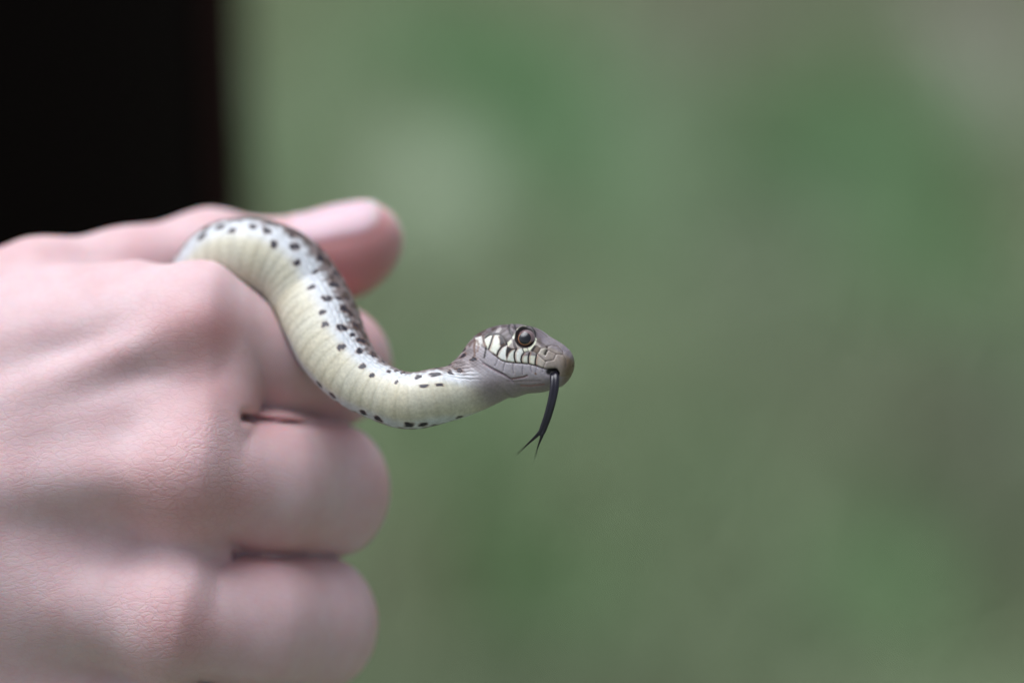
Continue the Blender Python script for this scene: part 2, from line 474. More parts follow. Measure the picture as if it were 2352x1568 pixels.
def surface_nets(fn, lo, hi, h):
    lo = np.asarray(lo, float); n = np.ceil((np.asarray(hi) - lo) / h).astype(int) + 1
    xs = [lo[i] + h * np.arange(n[i]) for i in range(3)]
    Fv = np.empty(n, dtype=np.float32)
    yz = np.stack(np.meshgrid(xs[1], xs[2], indexing='ij'), -1).reshape(-1, 2).astype(np.float32)
    step = 12
    # coarse pass to skip empty space
    for i in range(0, n[0], step):
        xx = xs[0][i:i + step]
        P = np.empty((len(xx) * len(yz), 3), dtype=np.float32)
        P[:, 0] = np.repeat(xx, len(yz)); P[:, 1:] = np.tile(yz, (len(xx), 1))
        Fv[i:i + step] = fn(P).reshape(len(xx), n[1], n[2])
    ins = Fv < 0
    c = ins[:-1, :-1, :-1].astype(np.int8)
    tot = np.zeros(np.array(n) - 1, dtype=np.int8)
    for a in (0, 1):
        for b in (0, 1):
            for e in (0, 1):
                tot += ins[a:n[0] - 1 + a, b:n[1] - 1 + b, e:n[2] - 1 + e]
    act = np.argwhere((tot > 0) & (tot < 8))
    corners = [(a, b, e) for a in (0, 1) for b in (0, 1) for e in (0, 1)]
    val = {k: Fv[act[:, 0] + k[0], act[:, 1] + k[1], act[:, 2] + k[2]] for k in corners}
    acc = np.zeros((len(act), 3)); cnt = np.zeros(len(act))
    for k in corners:
        for ax in range(3):
            if k[ax] == 0:
                k2 = tuple(1 if j == ax else k[j] for j in range(3))
                a, b = val[k], val[k2]
                cr = (a < 0) != (b < 0)
                t = np.where(cr, a / np.where(cr, a - b, 1), 0)
                p = np.tile(np.array(k, float), (len(act), 1)); p[:, ax] += t
                acc += p * cr[:, None]; cnt += cr
    V = lo + h * (act + acc / cnt[:, None])
    idx = -np.ones(np.array(n) - 1, dtype=np.int32)
    idx[act[:, 0], act[:, 1], act[:, 2]] = np.arange(len(act))
    faces = []
    for ax in range(3):
        u, v = (ax + 1) % 3, (ax + 2) % 3
        sl0 = [slice(1, n[j] - 1) for j in range(3)]; sl1 = list(sl0)
        sl0[ax] = slice(0, n[ax] - 1); sl1[ax] = slice(1, n[ax])
        A = ins[tuple(sl0)]; B = ins[tuple(sl1)]
        for flip in (False, True):
            e = np.argwhere((A & ~B) if not flip else (~A & B))
            if not len(e): continue
            off = np.ones(3, int); off[ax] = 0
            e = e + off
            du = np.zeros(3, int); du[u] = 1; dv = np.zeros(3, int); dv[v] = 1
            g = lambda q: idx[q[:, 0], q[:, 1], q[:, 2]]
            quad = np.stack([g(e - du - dv), g(e - dv), g(e), g(e - du)], 1)
            faces.append(quad[:, ::-1] if flip else quad)
    return V, np.concatenate(faces)

def project(fn, V, it=2, eps=0.05):
    for _ in range(it):
        f = fn(V)
        g = np.stack([(fn(V + np.eye(3)[i] * eps) - fn(V - np.eye(3)[i] * eps)) / (2 * eps) for i in range(3)], 1)
        gg = np.maximum((g * g).sum(1), 0.2)
        V = V - np.clip(f / gg, -0.4, 0.4)[:, None] * g
    return V

HV, HF = surface_nets(hand_sdf, (-150, -90, -74), (3, 25, 7), 0.5)
HV = project(hand_sdf, HV)

def blob(P, c, r, amt):
    q = ((P - c) ** 2).sum(1) / (r * r)
    return amt * np.exp(-q)
# skin redness: knuckles, pressed fold, thumb tip
red = np.zeros(len(HV))
for (p, r, a) in [(W(512, 758, -5), 4.2, .65), (W(430, 735, 0), 6, .25), (W(500, 1150, 0), 6, .2), (W(555, 1150, -2), 4.0, .4), (W(430, 1160, 0), 5, .3), (W(330, 1130, 0), 5, .25), (W(440, 1470, 1), 5, .35), (W(380, 1085, 0), 8, .15),
                  (W(330, 720, 0), 5, .25), (W(470, 880, -1), 7, .35), (W(400, 1430, 0), 6, .15), (W(870, 1120, -22), 4, .45),
                  (W(850, 1430, -23), 4, .45), (W(860, 850, -22), 4, .4), (W(850, 620, -32), 10, .6), (W(780, 660, -32), 10, .6), (W(700, 600, -31), 9, .35), (W(868, 505, -32), 3.0, .5),
                  (W(90, 600, -24), 8, .25), (W(330, 575, -26), 6, .25), (W(520, 540, -29), 4, .4), (W(600, 945, -10), 6, .6), (W(760, 965, -18), 6, .6), (W(560, 1272, -8), 5, .5), (W(700, 1275, -13), 6, .5)]:
    red += blob(HV, p, r, a)
e, u, n = nail_mask(HV)
tt = thumb_sdf(HV.astype(np.float32))
nail = (1 - sstep(0.9, 1.05, e)) * (n > 0) * (tt < 2)
free = nail * sstep(4.8, 6.4, u) * 0.45
# how wrinkled: knuckles and dorsum; smooth on the finger sides
wr = np.zeros(len(HV))
for (p, r, a) in [(W(300, 800, -1), 16, .55), (W(430, 1095, 0), 11, 1.0), (W(370, 1430, 0), 11, .8), (W(60, 1000, -3), 25, .45), (W(60, 1300, -5), 25, .4), (W(560, 1110, -4), 7, .5)]:
    wr = np.maximum(wr, blob(HV, p, r, a))
sk = NT("skin")
rest = sk.attr("rest"); ared = sk.attr("redness"); anail = sk.attr("nail"); afree = sk.attr("nail_edge"); awr = sk.attr("wrinkle")
mp = sk.new("ShaderNodeMapping"); sk.link(rest.outputs["Vector"], mp.inputs["Vector"])
mp.inputs["Rotation"].default_value = (0, 0, math.radians(-14)); mp.inputs["Scale"].default_value = (0.62, 1.25, 0.8)
warp = sk.new("ShaderNodeTexNoise"); warp.inputs["Scale"].default_value = 0.45; warp.inputs["Detail"].default_value = 3
sk.link(rest.outputs["Vector"], warp.inputs["Vector"])
wv = sk.new("ShaderNodeVectorMath", operation='MULTIPLY_ADD'); sk.link(warp.outputs["Color"], wv.inputs[0]); wv.inputs[1].default_value = (1.6, 1.6, 1.6); sk.link(mp.outputs[0], wv.inputs[2])
v1 = sk.new("ShaderNodeTexVoronoi", feature='DISTANCE_TO_EDGE'); v1.inputs["Scale"].default_value = 0.8; sk.link(wv.outputs[0], v1.inputs["Vector"])
v2 = sk.new("ShaderNodeTexVoronoi", feature='DISTANCE_TO_EDGE'); v2.inputs["Scale"].default_value = 1.9; sk.link(wv.outputs[0], v2.inputs["Vector"])
g1 = sk.ramp(v1.outputs["Distance"], [(0.0, 0.0), (0.15, 1.0)])
g2 = sk.ramp(v2.outputs["Distance"], [(0.0, 0.0), (0.22, 1.0)])
fine = sk.new("ShaderNodeTexNoise"); fine.inputs["Scale"].default_value = 3.2; fine.inputs["Detail"].default_value = 5; sk.link(rest.outputs["Vector"], fine.inputs["Vector"])
hgt = sk.math('ADD', sk.math('ADD', sk.math('MULTIPLY', g1, 0.55), sk.math('MULTIPLY', g2, 0.35)), sk.math('MULTIPLY', fine.outputs[0], 0.25))
patchy = sk.new("ShaderNodeTexNoise"); patchy.inputs["Scale"].default_value = 0.11; patchy.inputs["Detail"].default_value = 2; sk.link(rest.outputs["Vector"], patchy.inputs["Vector"])
bump = sk.new("ShaderNodeBump"); bump.inputs["Distance"].default_value = 0.00011
sk.link(hgt, bump.inputs["Height"])
bs = sk.math('ADD', sk.math('MULTIPLY', sk.math('MULTIPLY', awr.outputs["Fac"], sk.ramp(patchy.outputs[0], [(0.3, 0.4), (0.65, 1.0)])), 0.8), 0.08)
sk.link(sk.math('MULTIPLY', bs, sk.math('SUBTRACT', 1.0, anail.outputs["Fac"])), bump.inputs["Strength"])
sk.link(bump.outputs[0], sk.b.inputs["Normal"])
mott = sk.new("ShaderNodeTexNoise"); mott.inputs["Scale"].default_value = 0.16; mott.inputs["Detail"].default_value = 5; mott.inputs["Roughness"].default_value = 0.62
sk.link(rest.outputs["Vector"], mott.inputs["Vector"])
SKIN_A = (0.615, 0.46, 0.478); SKIN_B = (0.57, 0.39, 0.405); SKIN_RED = (0.54, 0.265, 0.265)
base = sk.mix(sk.ramp(mott.outputs[0], [(0.35, 0.0), (0.7, 1.0)]), SKIN_A, SKIN_B)
base = sk.mix(ared.outputs["Fac"], base, SKIN_RED)
lines = sk.math('MULTIPLY', sk.math('SUBTRACT', 1.0, g1), sk.math('MULTIPLY', awr.outputs["Fac"], 0.2), True)
base = sk.mix(lines, base, (0.40, 0.22, 0.20))
base = sk.mix(anail.outputs["Fac"], base, (0.62, 0.45, 0.50))
base = sk.mix(afree.outputs["Fac"], base, (0.58, 0.56, 0.53))
sk.link(base, sk.b.inputs["Base Color"])
sk.link(sk.math('SUBTRACT', 0.55, sk.math('MULTIPLY', anail.outputs["Fac"], 0.12)), sk.b.inputs["Roughness"])
sk.b.inputs["Specular IOR Level"].default_value = 0.32
sk.b.inputs["Subsurface Weight"].default_value = 0.85
sk.b.inputs["Subsurface Radius"].default_value = (1.0, 0.32, 0.18)
sk.b.inputs["Subsurface Scale"].default_value = 0.0024

# ------------------------------------------------------------------ the person: hand in front, body in dark clothes behind
def loft(rings, name, mat, n=72, fold=0.0, seed=1):
    """rings: (cx, cy, z, rx, ry) world, elliptical, smoothly interpolated"""
    R = np.array(rings, float)
    t = np.linspace(0, len(R) - 1, (len(R) - 1) * 14 + 1)
    Q = np.stack([np.interp(t, np.arange(len(R)), R[:, j]) for j in range(5)], 1)
    for _ in range(12):
        Q[1:-1] = (Q[:-2] + 2 * Q[1:-1] + Q[2:]) / 4
    th = np.linspace(0, 2 * np.pi, n, endpoint=False)
    r2 = np.random.default_rng(seed); ph = r2.random(6) * 6.28
    V = []
    for (cx, cy, z, rx, ry) in Q:
        f = 1 + fold * (np.sin(3 * th + ph[0] + z * 9) * .5 + np.sin(5 * th + ph[1] - z * 17) * .35 + np.sin(8 * th + z * 31 + ph[2]) * .2)
        V.append(np.stack([cx + rx * f * np.cos(th), cy + ry * f * np.sin(th), np.full(n, z)], 1))
    V = np.concatenate(V)
    m = len(Q)
    I = np.arange(m * n).reshape(m, n)
    A = I[:-1]; B = I[1:]
    F = np.stack([A, np.roll(A, -1, 1), np.roll(B, -1, 1), B], -1).reshape(-1, 4).tolist()
    F.append(I[0][::-1].tolist()); F.append(I[-1].tolist())
    return V, F

def tube_world(pts, radii, n=40, fold=0.0):
    P = np.array(pts, float); R = np.array(radii, float)
    t = np.linspace(0, len(P) - 1, (len(P) - 1) * 12 + 1)
    Q = np.stack([np.interp(t, np.arange(len(P)), P[:, j]) for j in range(3)], 1); r = np.interp(t, np.arange(len(P)), R)
    for _ in range(10): Q[1:-1] = (Q[:-2] + 2 * Q[1:-1] + Q[2:]) / 4
    T = np.gradient(Q, axis=0); T /= np.linalg.norm(T, axis=1)[:, None]
    up = np.array([0, 1.0, 0.15])
    A = np.cross(T, up); A /= np.linalg.norm(A, axis=1)[:, None]; B = np.cross(T, A)
    th = np.linspace(0, 2 * np.pi, n, endpoint=False)
    V = []
    for i in range(len(Q)):
        rr = r[i] * (1 + fold * (np.sin(2 * th + i * .9) * .6 + np.sin(3 * th - i * 1.7) * .4))
        V.append(Q[i] + (np.cos(th) * rr)[:, None] * A[i] + (np.sin(th) * rr)[:, None] * B[i])
    V = np.concatenate(V); m = len(Q)
    I = np.arange(m * n).reshape(m, n); a = I[:-1]; b = I[1:]
    F = np.stack([a, b, np.roll(b, -1, 1), np.roll(a, -1, 1)], -1).reshape(-1, 4).tolist()
    F.append(I[0].tolist()); F.append(I[-1][::-1].tolist())
    return V, F

fd = W(556, 300, -350)                     # front edge of the clothes as seen
edge = to_world(fd[None, :])[0]
TX, TY = edge[0] - 0.118, edge[1]
person = empty("person", (TX, TY, 0.0))
person["label"] = "person in dark clothes holding a small snake in the right fist"
person["category"] = "person"
body = make_mesh("body", to_world(HV), HF, sk.m, attrs={"rest": ('v', HV), "redness": ('f', np.clip(red, 0, 1)), "nail": ('f', nail), "nail_edge": ('f', free), "wrinkle": ('f', wr)})
adopt(body, person)

cl = NT("dark_cloth")
cn = cl.new("ShaderNodeTexNoise"); cn.inputs["Scale"].default_value = 900; cn.inputs["Detail"].default_value = 2
ctc = cl.new("ShaderNodeTexCoord"); cl.link(ctc.outputs["Object"], cn.inputs["Vector"])
cl.link(cl.mix(cn.outputs[0], (0.0045, 0.0032, 0.0030), (0.0105, 0.0070, 0.0066)), cl.b.inputs["Base Color"])
cl.b.inputs["Roughness"].default_value = 1.0
cl.b.inputs["Specular IOR Level"].default_value = 0.05
cb = cl.new("ShaderNodeBump"); cb.inputs["Distance"].default_value = 0.0006; cl.link(cn.outputs[0], cb.inputs["Height"]); cl.link(cb.outputs[0], cl.b.inputs["Normal"])

V, F = loft([(TX, TY, .84, .112, .15), (TX, TY, .95, .117, .152), (TX, TY, 1.06, .118, .15), (TX + .001, TY, 1.2, .117, .15),
             (TX, TY, 1.35, .118, .165), (TX - .01, TY, 1.46, .10, .18), (TX - .02, TY, 1.52, .07, .10), (TX - .02, TY, 1.55, .058, .06)], "shirt", cl.m, fold=0.012, seed=3)
shirt = make_mesh("shirt", V, F, cl.m)
adopt(shirt, person)
# maroon front band of the shirt, a strip that follows the cloth 2 mm proud of it
SVt = np.array(V); nring = 72; m_ = len(SVt) // nring
SVt = SVt.reshape(m_, nring, 3)
cols = [(k % nring) for k in range(-3, 4)]
top_ = int(m_ * .82)
ctr = SVt.mean(1, keepdims=True)
outw = SVt - ctr; outw[..., 2] = 0; outw /= np.linalg.norm(outw, axis=2, keepdims=True)
A_ = (SVt + outw * 0.002)[:top_][:, cols]; B_ = (SVt - outw * 0.001)[:top_][:, cols]
nb_ = len(cols); va = np.concatenate([A_.reshape(-1, 3), B_.reshape(-1, 3)])
Ia = np.arange(top_ * nb_).reshape(top_, nb_); Ib = Ia + top_ * nb_
fa = np.stack([Ia[:-1, :-1], Ia[:-1, 1:], Ia[1:, 1:], Ia[1:, :-1]], -1).reshape(-1, 4)
fs_ = [np.stack([Ia[:-1, c], Ib[:-1, c], Ib[1:, c], Ia[1:, c]], -1) for c in (0, -1)]
mc = NT("maroon_cloth"); mc.b.inputs["Base Color"].default_value = (0.024, 0.0065, 0.006, 1); mc.b.inputs["Roughness"].default_value = 1.0; mc.b.inputs["Specular IOR Level"].default_value = 0.05
adopt(make_mesh("shirt_placket", va, np.concatenate([fa, fs_[0], fs_[1][:, ::-1]]), mc.m), person)
wrist = to_world(np.array([[-128, -12, -19]]))[0]
elbow = np.array([TX - 0.20, TY - 0.17, wrist[2] - 0.02])
shoulder = np.array([TX - 0.03, TY - 0.155, 1.42])
V, F = tube_world([wrist, wrist * .5 + elbow * .5, elbow + [0.03, 0, -.004], elbow, elbow * .55 + shoulder * .45, shoulder, shoulder + np.array([0.01, .07, .01])],
                  [.038, .046, .052, .053, .055, .06, .05], fold=0.03)
sleeve = make_mesh("sleeve", V, F, cl.m)
adopt(sleeve, person)
for s in (-1, 1):
    V, F = loft([(TX + .03, TY + .08 * s, 0.075, .062, .05), (TX, TY + .08 * s, .3, .06, .06), (TX, TY + .08 * s, .5, .068, .066), (TX, TY + .078 * s, .72, .085, .078), (TX, TY + .07 * s, .9, .1, .078)], "trouser_leg", cl.m, n=48, fold=.02, seed=5 + s)
    adopt(make_mesh("trouser_leg", V, F, cl.m), person)
    V, F = loft([(TX + .06, TY + .085 * s, ground_z(np.array([TX]), np.array([TY]))[0] - .005, .135, .047), (TX + .06, TY + .085 * s, .03, .138, .05), (TX + .05, TY + .085 * s, .06, .12, .046), (TX + .02, TY + .085 * s, .1, .06, .04)], "shoe", cl.m, n=40)
    adopt(make_mesh("shoe", V, F, cl.m), person)

# ------------------------------------------------------------------ the snake
NTH = 300
s_tail = np.arange(S_CTRL[0], S_VIS, 0.5)
s_body = np.arange(S_VIS, S_HEAD, 0.15)
s_head = np.arange(S_HEAD, S_END, 0.075)
SS = np.concatenate([s_tail, s_body, s_head, [S_END]])
Q = hermite(SS)
Tn = np.gradient(Q[:, :3], SS, axis=0); 
for _ in range(3): Tn[1:-1] = (Tn[:-2] + Tn[1:-1] + Tn[2:]) / 3
Tn /= np.linalg.norm(Tn, axis=1)[:, None]
_g = np.arange(S_CTRL[0], S_END + .05, .05)
_t = np.stack([np.interp(_g, SS, Tn[:, j]) for j in range(3)], 1)
_k = np.exp(-(np.arange(-60, 61) * .05 / 1.3) ** 2); _k /= _k.sum()
_t = np.stack([np.convolve(np.pad(_t[:, j], 60, mode='edge'), _k, mode='valid') for j in range(3)], 1)
Tn = np.stack([np.interp(SS, _g, _t[:, j]) for j in range(3)], 1)
Tn /= np.linalg.norm(Tn, axis=1)[:, None]
zc = np.array([0, 0, 1.0])
Pp = np.cross(zc, Tn); Pp /= np.linalg.norm(Pp, axis=1)[:, None]
Cc = np.cross(Tn, Pp)
al = np.radians(Q[:, 5])
NB = np.cos(al)[:, None] * Cc + np.sin(al)[:, None] * Pp          # belly direction
LT = -np.sin(al)[:, None] * Cc + np.cos(al)[:, None] * Pp         # towards the dorsal side facing +theta
th = np.linspace(-np.pi, np.pi, NTH, endpoint=False)
ct, st = np.cos(th), np.sin(th)
hw = sstep(S_HEAD - 2, S_HEAD + 6, SS); hw2 = sstep(S_HEAD + 1.5, S_HEAD + 4.5, SS)                                # 0 body .. 1 head
ex = (2.0 + 0.5 * hw * (1 - sstep(S_END - 3, S_END, SS)))[:, None]
nrm = (np.abs(ct)[None, :] ** ex + np.abs(st)[None, :] ** ex) ** (-1 / ex)
U = nrm * ct[None, :] * Q[:, 3:4]; L = nrm * st[None, :] * Q[:, 4:5]
# the upper half of the head is a little narrower than the jaw line
dors = np.clip(-ct, 0, 1)[None, :]
L = L * (1 - 0.16 * hw[:, None] * dors ** 1.5)
def surf(U, L):
    return Q[:, None, :3] + U[..., None] * NB[:, None, :] + L[..., None] * LT[:, None, :]
P0 = surf(U, L)
PM = surf(U, np.abs(L))                  # folded onto the near side
flat = PM.reshape(-1, 3)
hx, hy = pix(flat)
CX = (hx / .57422 - 1950) * 5.2278; CY = (hy / .57422 - 1270) * 5.2278
shape = U.shape
CX = CX.reshape(shape); CY = CY.reshape(shape)
Sg = np.repeat(SS[:, None], NTH, 1); Tg = np.repeat(th[None, :], len(SS), 0)

# --- body colours
CREAM = lin((223, 221, 203)); PALE = lin((222, 227, 232)); DORS = lin((142, 128, 126)); BROWN = lin((92, 74, 66)); INK = lin((42, 39, 52)); RUST = lin((140, 96, 66))
deg = np.degrees(np.abs(Tg))
wob = 4 * np.sin(Sg * 2.1) + 3 * np.sin(Sg * 5.3 + Tg * 2)
m1 = sstep(28, 54, deg)[..., None]
m2 = sstep(64, 86, deg + wob)[..., None]
colr = CREAM * (1 - m1) + PALE * m1
warm = (0.5 + 0.5 * np.sin(Sg * 0.9) * np.sin(Sg * .37 + 1))[..., None] * (1 - m1) * 0.25
colr = colr * (1 - warm) + lin((220, 204, 160)) * warm
dn = np.sin(Sg * 1.9 + 2.2 * np.sin(Tg * 3)) * np.sin(Tg * 7 + 1.3 * np.sin(Sg * 1.1))
dcol = DORS + (BROWN - DORS) * sstep(-.1, .5, dn)[..., None]
colr = colr * (1 - m2) + dcol * m2
disp = np.zeros(shape)
# belly plates and flank scales, real relief
bodyw = 1 - hw[:, None]
PITCH_V = 1.5
ph = Sg / PITCH_V + 0.12 * np.cos(Tg)
fr = ph - np.floor(ph)
vent = (1 - sstep(46, 58, deg))
saw = np.where(fr < .86, fr / .74, (1 - fr) / .26)
disp += 0.03 * (saw - .5) * vent * bodyw
edge_line = sstep(.80, .9, fr) * (1 - sstep(.95, 1.0, fr))
colr = colr * (1 - ((0.03 * edge_line + 0.05 * sstep(.2, .9, fr) * (1 - sstep(.92, 1.0, fr))) * vent * bodyw)[..., None] * np.array([.8, .9, 1.1]))
rowsN = 38
rw_ = Tg / (2 * np.pi) * rowsN
ri = np.floor(rw_); rf = rw_ - ri
q = Sg / 1.5 + 0.5 * (ri % 2); qf = q - np.floor(q)
dd = np.abs(rf - .5) * 1.7 + np.abs(qf - .5)
dome = np.clip(1 - dd * 1.15, 0, 1)
side = sstep(50, 60, deg) * (1 - hw2[:, None])
disp += 0.13 * (np.sqrt(dome) - .5) * side
colr = colr * (1 - (0.35 * sstep(.55, .95, dd * 1.15 / 1.15) * side)[..., None] * (0.35 + 0.65 * m2))
# irregular small variation
colr = colr * (1 + 0.05 * np.sin(Sg * 3.1 + 1.7 * Tg) * np.sin(Tg * 5 - Sg))[..., None]

# --- dark spots on flanks, placed where they are seen
px_all, py_all = pix(P0.reshape(-1, 3))
Nrm = (ct[None, :, None] * NB[:, None, :] + st[None, :, None] * LT[:, None, :]).reshape(-1, 3)
front = Nrm[:, 2] > 0.05
cand = np.where(front & (Sg.ravel() > S_VIS))[0]
spots = []
for (x, y, a, b) in [(350, 440, .6, .5), (520, 350, .7, .5), (630, 385, .6, .45), (810, 345, .65, .45), (940, 385, .75, .5), (1000, 510, .7, .45), (1185, 530, .8, .55),
                     (1225, 410, .9, .6), (1205, 670, .65, .42), (1365, 755, .75, .55), (1335, 890, .68, .45), (1420, 630, .9, .6), (1565, 775, 1.0, .6),
                     (1540, 870, 1.0, .62), (1475, 990, .8, .55), (1640, 1090, .95, .6), (1430, 1120, .55, .42), (1455, 1225, .6, .5), (1610, 1255, .95, .7),
                     (1605, 1425, .68, .55), (1765, 1465, .75, .62), (1735, 1230, .8, .7), (1800, 1370, .9, .55)]:
    spots.append((*c2(x, y), a, b))
for (x, y, a, b) in [(915, 690, .55, .5), (1010, 785, .4, .4), (1190, 740, .45, .4), (1270, 860, .42, .3), (1500, 800, .6, .5), (1675, 770, .55, .75), (1555, 895, .32, .55),
                     (1725, 880, .3, .45), (1830, 755, .5, .5), (1930, 730, .48, .45), (1820, 670, .4, .5), (1965, 580, .5, .7), (900, 420, .9, .6), (465, 880, .55, .5),
                     (605, 1000, .6, .5), (920, 1175, .65, .5), (1080, 1240, .75, .5), (1405, 1305, .7, .5), (1545, 1305, .65, .5), (1930, 1225, .6, .45)]:
    spots.append((*c3(x, y), a, b))
spots += [(*c1(320, 530), .3, .6), (*c1(235, 445), .5, .4)]
Rg = np.repeat(Q[:, 3:4], NTH, 1)
sp_r = np.random.default_rng(3)
# --- head markings and plates (drawn on the near side, mirrored to the other)
def sd_poly(pts, X, Y):
    n = len(pts); d = np.full(X.shape, 1e9); ins = np.zeros(X.shape, bool)
    for i in range(n):
        ax, ay = pts[i]; bx, by = pts[(i + 1) % n]
        ex_, ey_ = bx - ax, by - ay
        t = np.clip(((X - ax) * ex_ + (Y - ay) * ey_) / (ex_ * ex_ + ey_ * ey_ + 1e-9), 0, 1)
        d = np.minimum(d, (X - ax - t * ex_) ** 2 + (Y - ay - t * ey_) ** 2)
        c = ((ay > Y) != (by > Y)) & (X < (bx - ax) * (Y - ay) / (by - ay + 1e-9) + ax)
        ins ^= c
    d = np.sqrt(d)
    return np.where(ins, -d, d)
def sd_line(pts, X, Y):
    d = np.full(X.shape, 1e9)
    for (ax, ay), (bx, by) in zip(pts[:-1], pts[1:]):
        ex_, ey_ = bx - ax, by - ay
        t = np.clip(((X - ax) * ex_ + (Y - ay) * ey_) / (ex_ * ex_ + ey_ * ey_ + 1e-9), 0, 1)
        d = np.minimum(d, (X - ax - t * ex_) ** 2 + (Y - ay - t * ey_) ** 2)
    return np.sqrt(d)
h0 = int(np.searchsorted(SS, S_HEAD - 6))
X, Y = CX[h0:], CY[h0:]
hc = colr[h0:].copy(); hd = np.zeros(X.shape)
def paint(m, c):
    global hc
    hc = hc * (1 - m[..., None]) + lin(c) * np.where(sum(c) > 600, 1.12, 0.94) * m[..., None]
def poly(pts, c, soft=26, op=1.0): paint(op * (1 - sstep(-soft / 2, soft / 2, sd_poly(pts, X, Y))), c)
def line(pts, wid, c, soft=18, op=1.0, groove=0.0):
    global hd
    d = sd_line(pts, X, Y)
    paint(op * (1 - sstep(wid / 2, wid / 2 + soft, d)), c)
    if groove: hd = hd - 1.5 * groove * np.exp(-(d / (wid / 2 + 14)) ** 2)

MOUTH = [(-420, 330), (-150, 560), (0, 660), (130, 770), (230, 850), (300, 900), (400, 928), (580, 948), (700, 955), (850, 968), (1000, 1003), (1160, 1062), (1290, 1105), (1420, 1110), (1480, 1200), (1560, 1290), (1700, 1260), (1900, 1200)]
# regions: jaw and throat, then the crown
below = np.interp(X, [p[0] for p in MOUTH[:14]], [p[1] for p in MOUTH[:14]])
below[X > 1480] = 1230
jaw = sstep(-10, 16, Y - below)
hfade = sstep(S_HEAD - .5, S_HEAD + 4, Sg[h0:])
paint(jaw * hfade * (.35 + .65 * sstep(-420, 150, X)), (188, 182, 189))
thr = sstep(1050, 1420, Y) * hfade
paint(thr * .6, (150, 134, 134))  # greyish throat, with the shade of the underside put into its colour
up = (1 - jaw) * hfade
paint(up, (182, 172, 166))
crown_edge = np.interp(X, [-200, 0, 140, 260, 400, 520, 640, 820, 1000, 1120, 1250, 1560, 1800], [420, 390, 340, 345, 540, 420, 340, 230, 420, 600, 620, 760, 900])
crown = (1 - sstep(-20, 30, Y - crown_edge)) * hfade
paint(crown, (112, 102, 106))
cm = np.sin(X * .021 + 2.0 * np.sin(Y * .017)) * np.sin(Y * .03 + X * .008)
paint(crown * sstep(-.1, .6, cm) * (1 - sstep(500, 760, X)) * .75, (66, 52, 50))
# snout
sn = sstep(1120, 1320, X) * (1 - jaw) * hfade
paint(sn * .8, (156, 144, 134))
sn2 = sstep(1450, 1700, X) * sstep(760, 900, Y) * hfade
paint(sn2 * .85, (112, 92, 66))
paint(sstep(1500, 1660, X) * (1 - sstep(640, 800, Y)) * hfade * .6, (134, 124, 136))
paint(sstep(1000, 1200, X) * (1 - sstep(-60, 40, Y - np.interp(X, [1000, 1250, 1600, 1800], [430, 600, 760, 900]))) * hfade * .7, (136, 129, 138))
# nape mottling
nap = (1 - sstep(-60, 60, X)) * (1 - sstep(330, 520, Y)) * hfade
paint(nap * sstep(-.2, .5, np.sin(X * .035 + 1) * np.sin(Y * .045 + X * .01)), (84, 62, 54))
poly([(-60, 380), (30, 300), (120, 290), (60, 350), (-20, 430)], (58, 44, 40), 30)
poly([(60, 260), (170, 190), (230, 160), (180, 220), (110, 300)], (70, 54, 50), 30)
poly([(200, 240), (270, 200), (300, 240), (240, 310), (160, 320)], (176, 168, 166), 24)
for pl, c in [
    ([(-260, 420), (-120, 380), (-90, 480), (-150, 600), (-260, 560)], (206, 204, 200)),
    ([(-60, 430), (0, 400), (110, 355), (95, 430), (40, 560), (15, 650), (-50, 610)], (222, 224, 208)),
    ([(125, 400), (180, 350), (240, 370), (255, 480), (265, 590), (215, 690), (200, 780), (45, 670), (65, 560)], (226, 229, 216)),
    ([(412, 550), (398, 680), (384, 770), (398, 880), (392, 912), (240, 855), (210, 765), (265, 670), (335, 600)], (226, 230, 224)),
    ([(590, 665), (562, 720), (552, 800), (577, 900), (580, 940), (418, 915), (415, 860), (450, 760), (510, 690)], (222, 226, 216)),
    ([(612, 655), (720, 650), (752, 740), (707, 800), (692, 870), (710, 945), (600, 940), (574, 860), (566, 770)], (228, 231, 224)),
    ([(760, 735), (860, 715), (870, 760), (848, 840), (852, 950), (720, 945), (702, 880), (720, 810)], (216, 218, 204)),
    ([(880, 725), (960, 720), (1020, 770), (1002, 850), (992, 980), (862, 955), (852, 870), (872, 790)], (218, 220, 204)),
    ([(1032, 780), (1190, 900), (1205, 930), (1168, 1050), (1012, 990), (1004, 900)], (200, 190, 178)),
]: poly(pl, c, 20)
# grey caps on the front lip plates
paint((1 - sstep(-14, 14, sd_poly([(760, 735), (860, 715), (960, 718), (1020, 768), (1000, 800), (880, 790), (850, 800), (760, 800), (720, 830)], X, Y))) * .85, (128, 116, 126))
# dark edges of lip plates, rusty towards the front
for pts, wid in [([(108, 380), (62, 540), (22, 655)], 16), ([(400, 560), (300, 610), (225, 700), (200, 775)], 18), ([(605, 660), (562, 730), (556, 820), (580, 935)], 12),
                 ([(752, 745), (712, 800), (698, 880), (708, 940)], 12), ([(874, 740), (850, 840), (850, 945)], 12), ([(1024, 775), (1000, 880), (992, 990)], 10)]:
    sh = [(x + 18, y) for x, y in pts]
    line(sh, wid + 8, (150, 96, 56), 34, .55)
    line(pts, wid + 6, (26, 22, 24), 16, 1.0, 0.05)
poly([(416, 598), (500, 640), (592, 652), (500, 700), (455, 750), (425, 820), (400, 870), (384, 790), (392, 680)], (140, 84, 48), 60, .8)
poly([(412, 598), (500, 640), (592, 650), (500, 682), (440, 740), (408, 850), (382, 790), (390, 680)], (28, 22, 24), 26)
poly([(205, 375), (280, 388), (350, 520), (362, 552), (285, 600), (245, 570), (250, 480)], (120, 72, 44), 50, .8)
poly([(235, 390), (285, 392), (350, 520), (360, 550), (285, 585), (258, 555), (268, 480)], (34, 28, 34), 26)
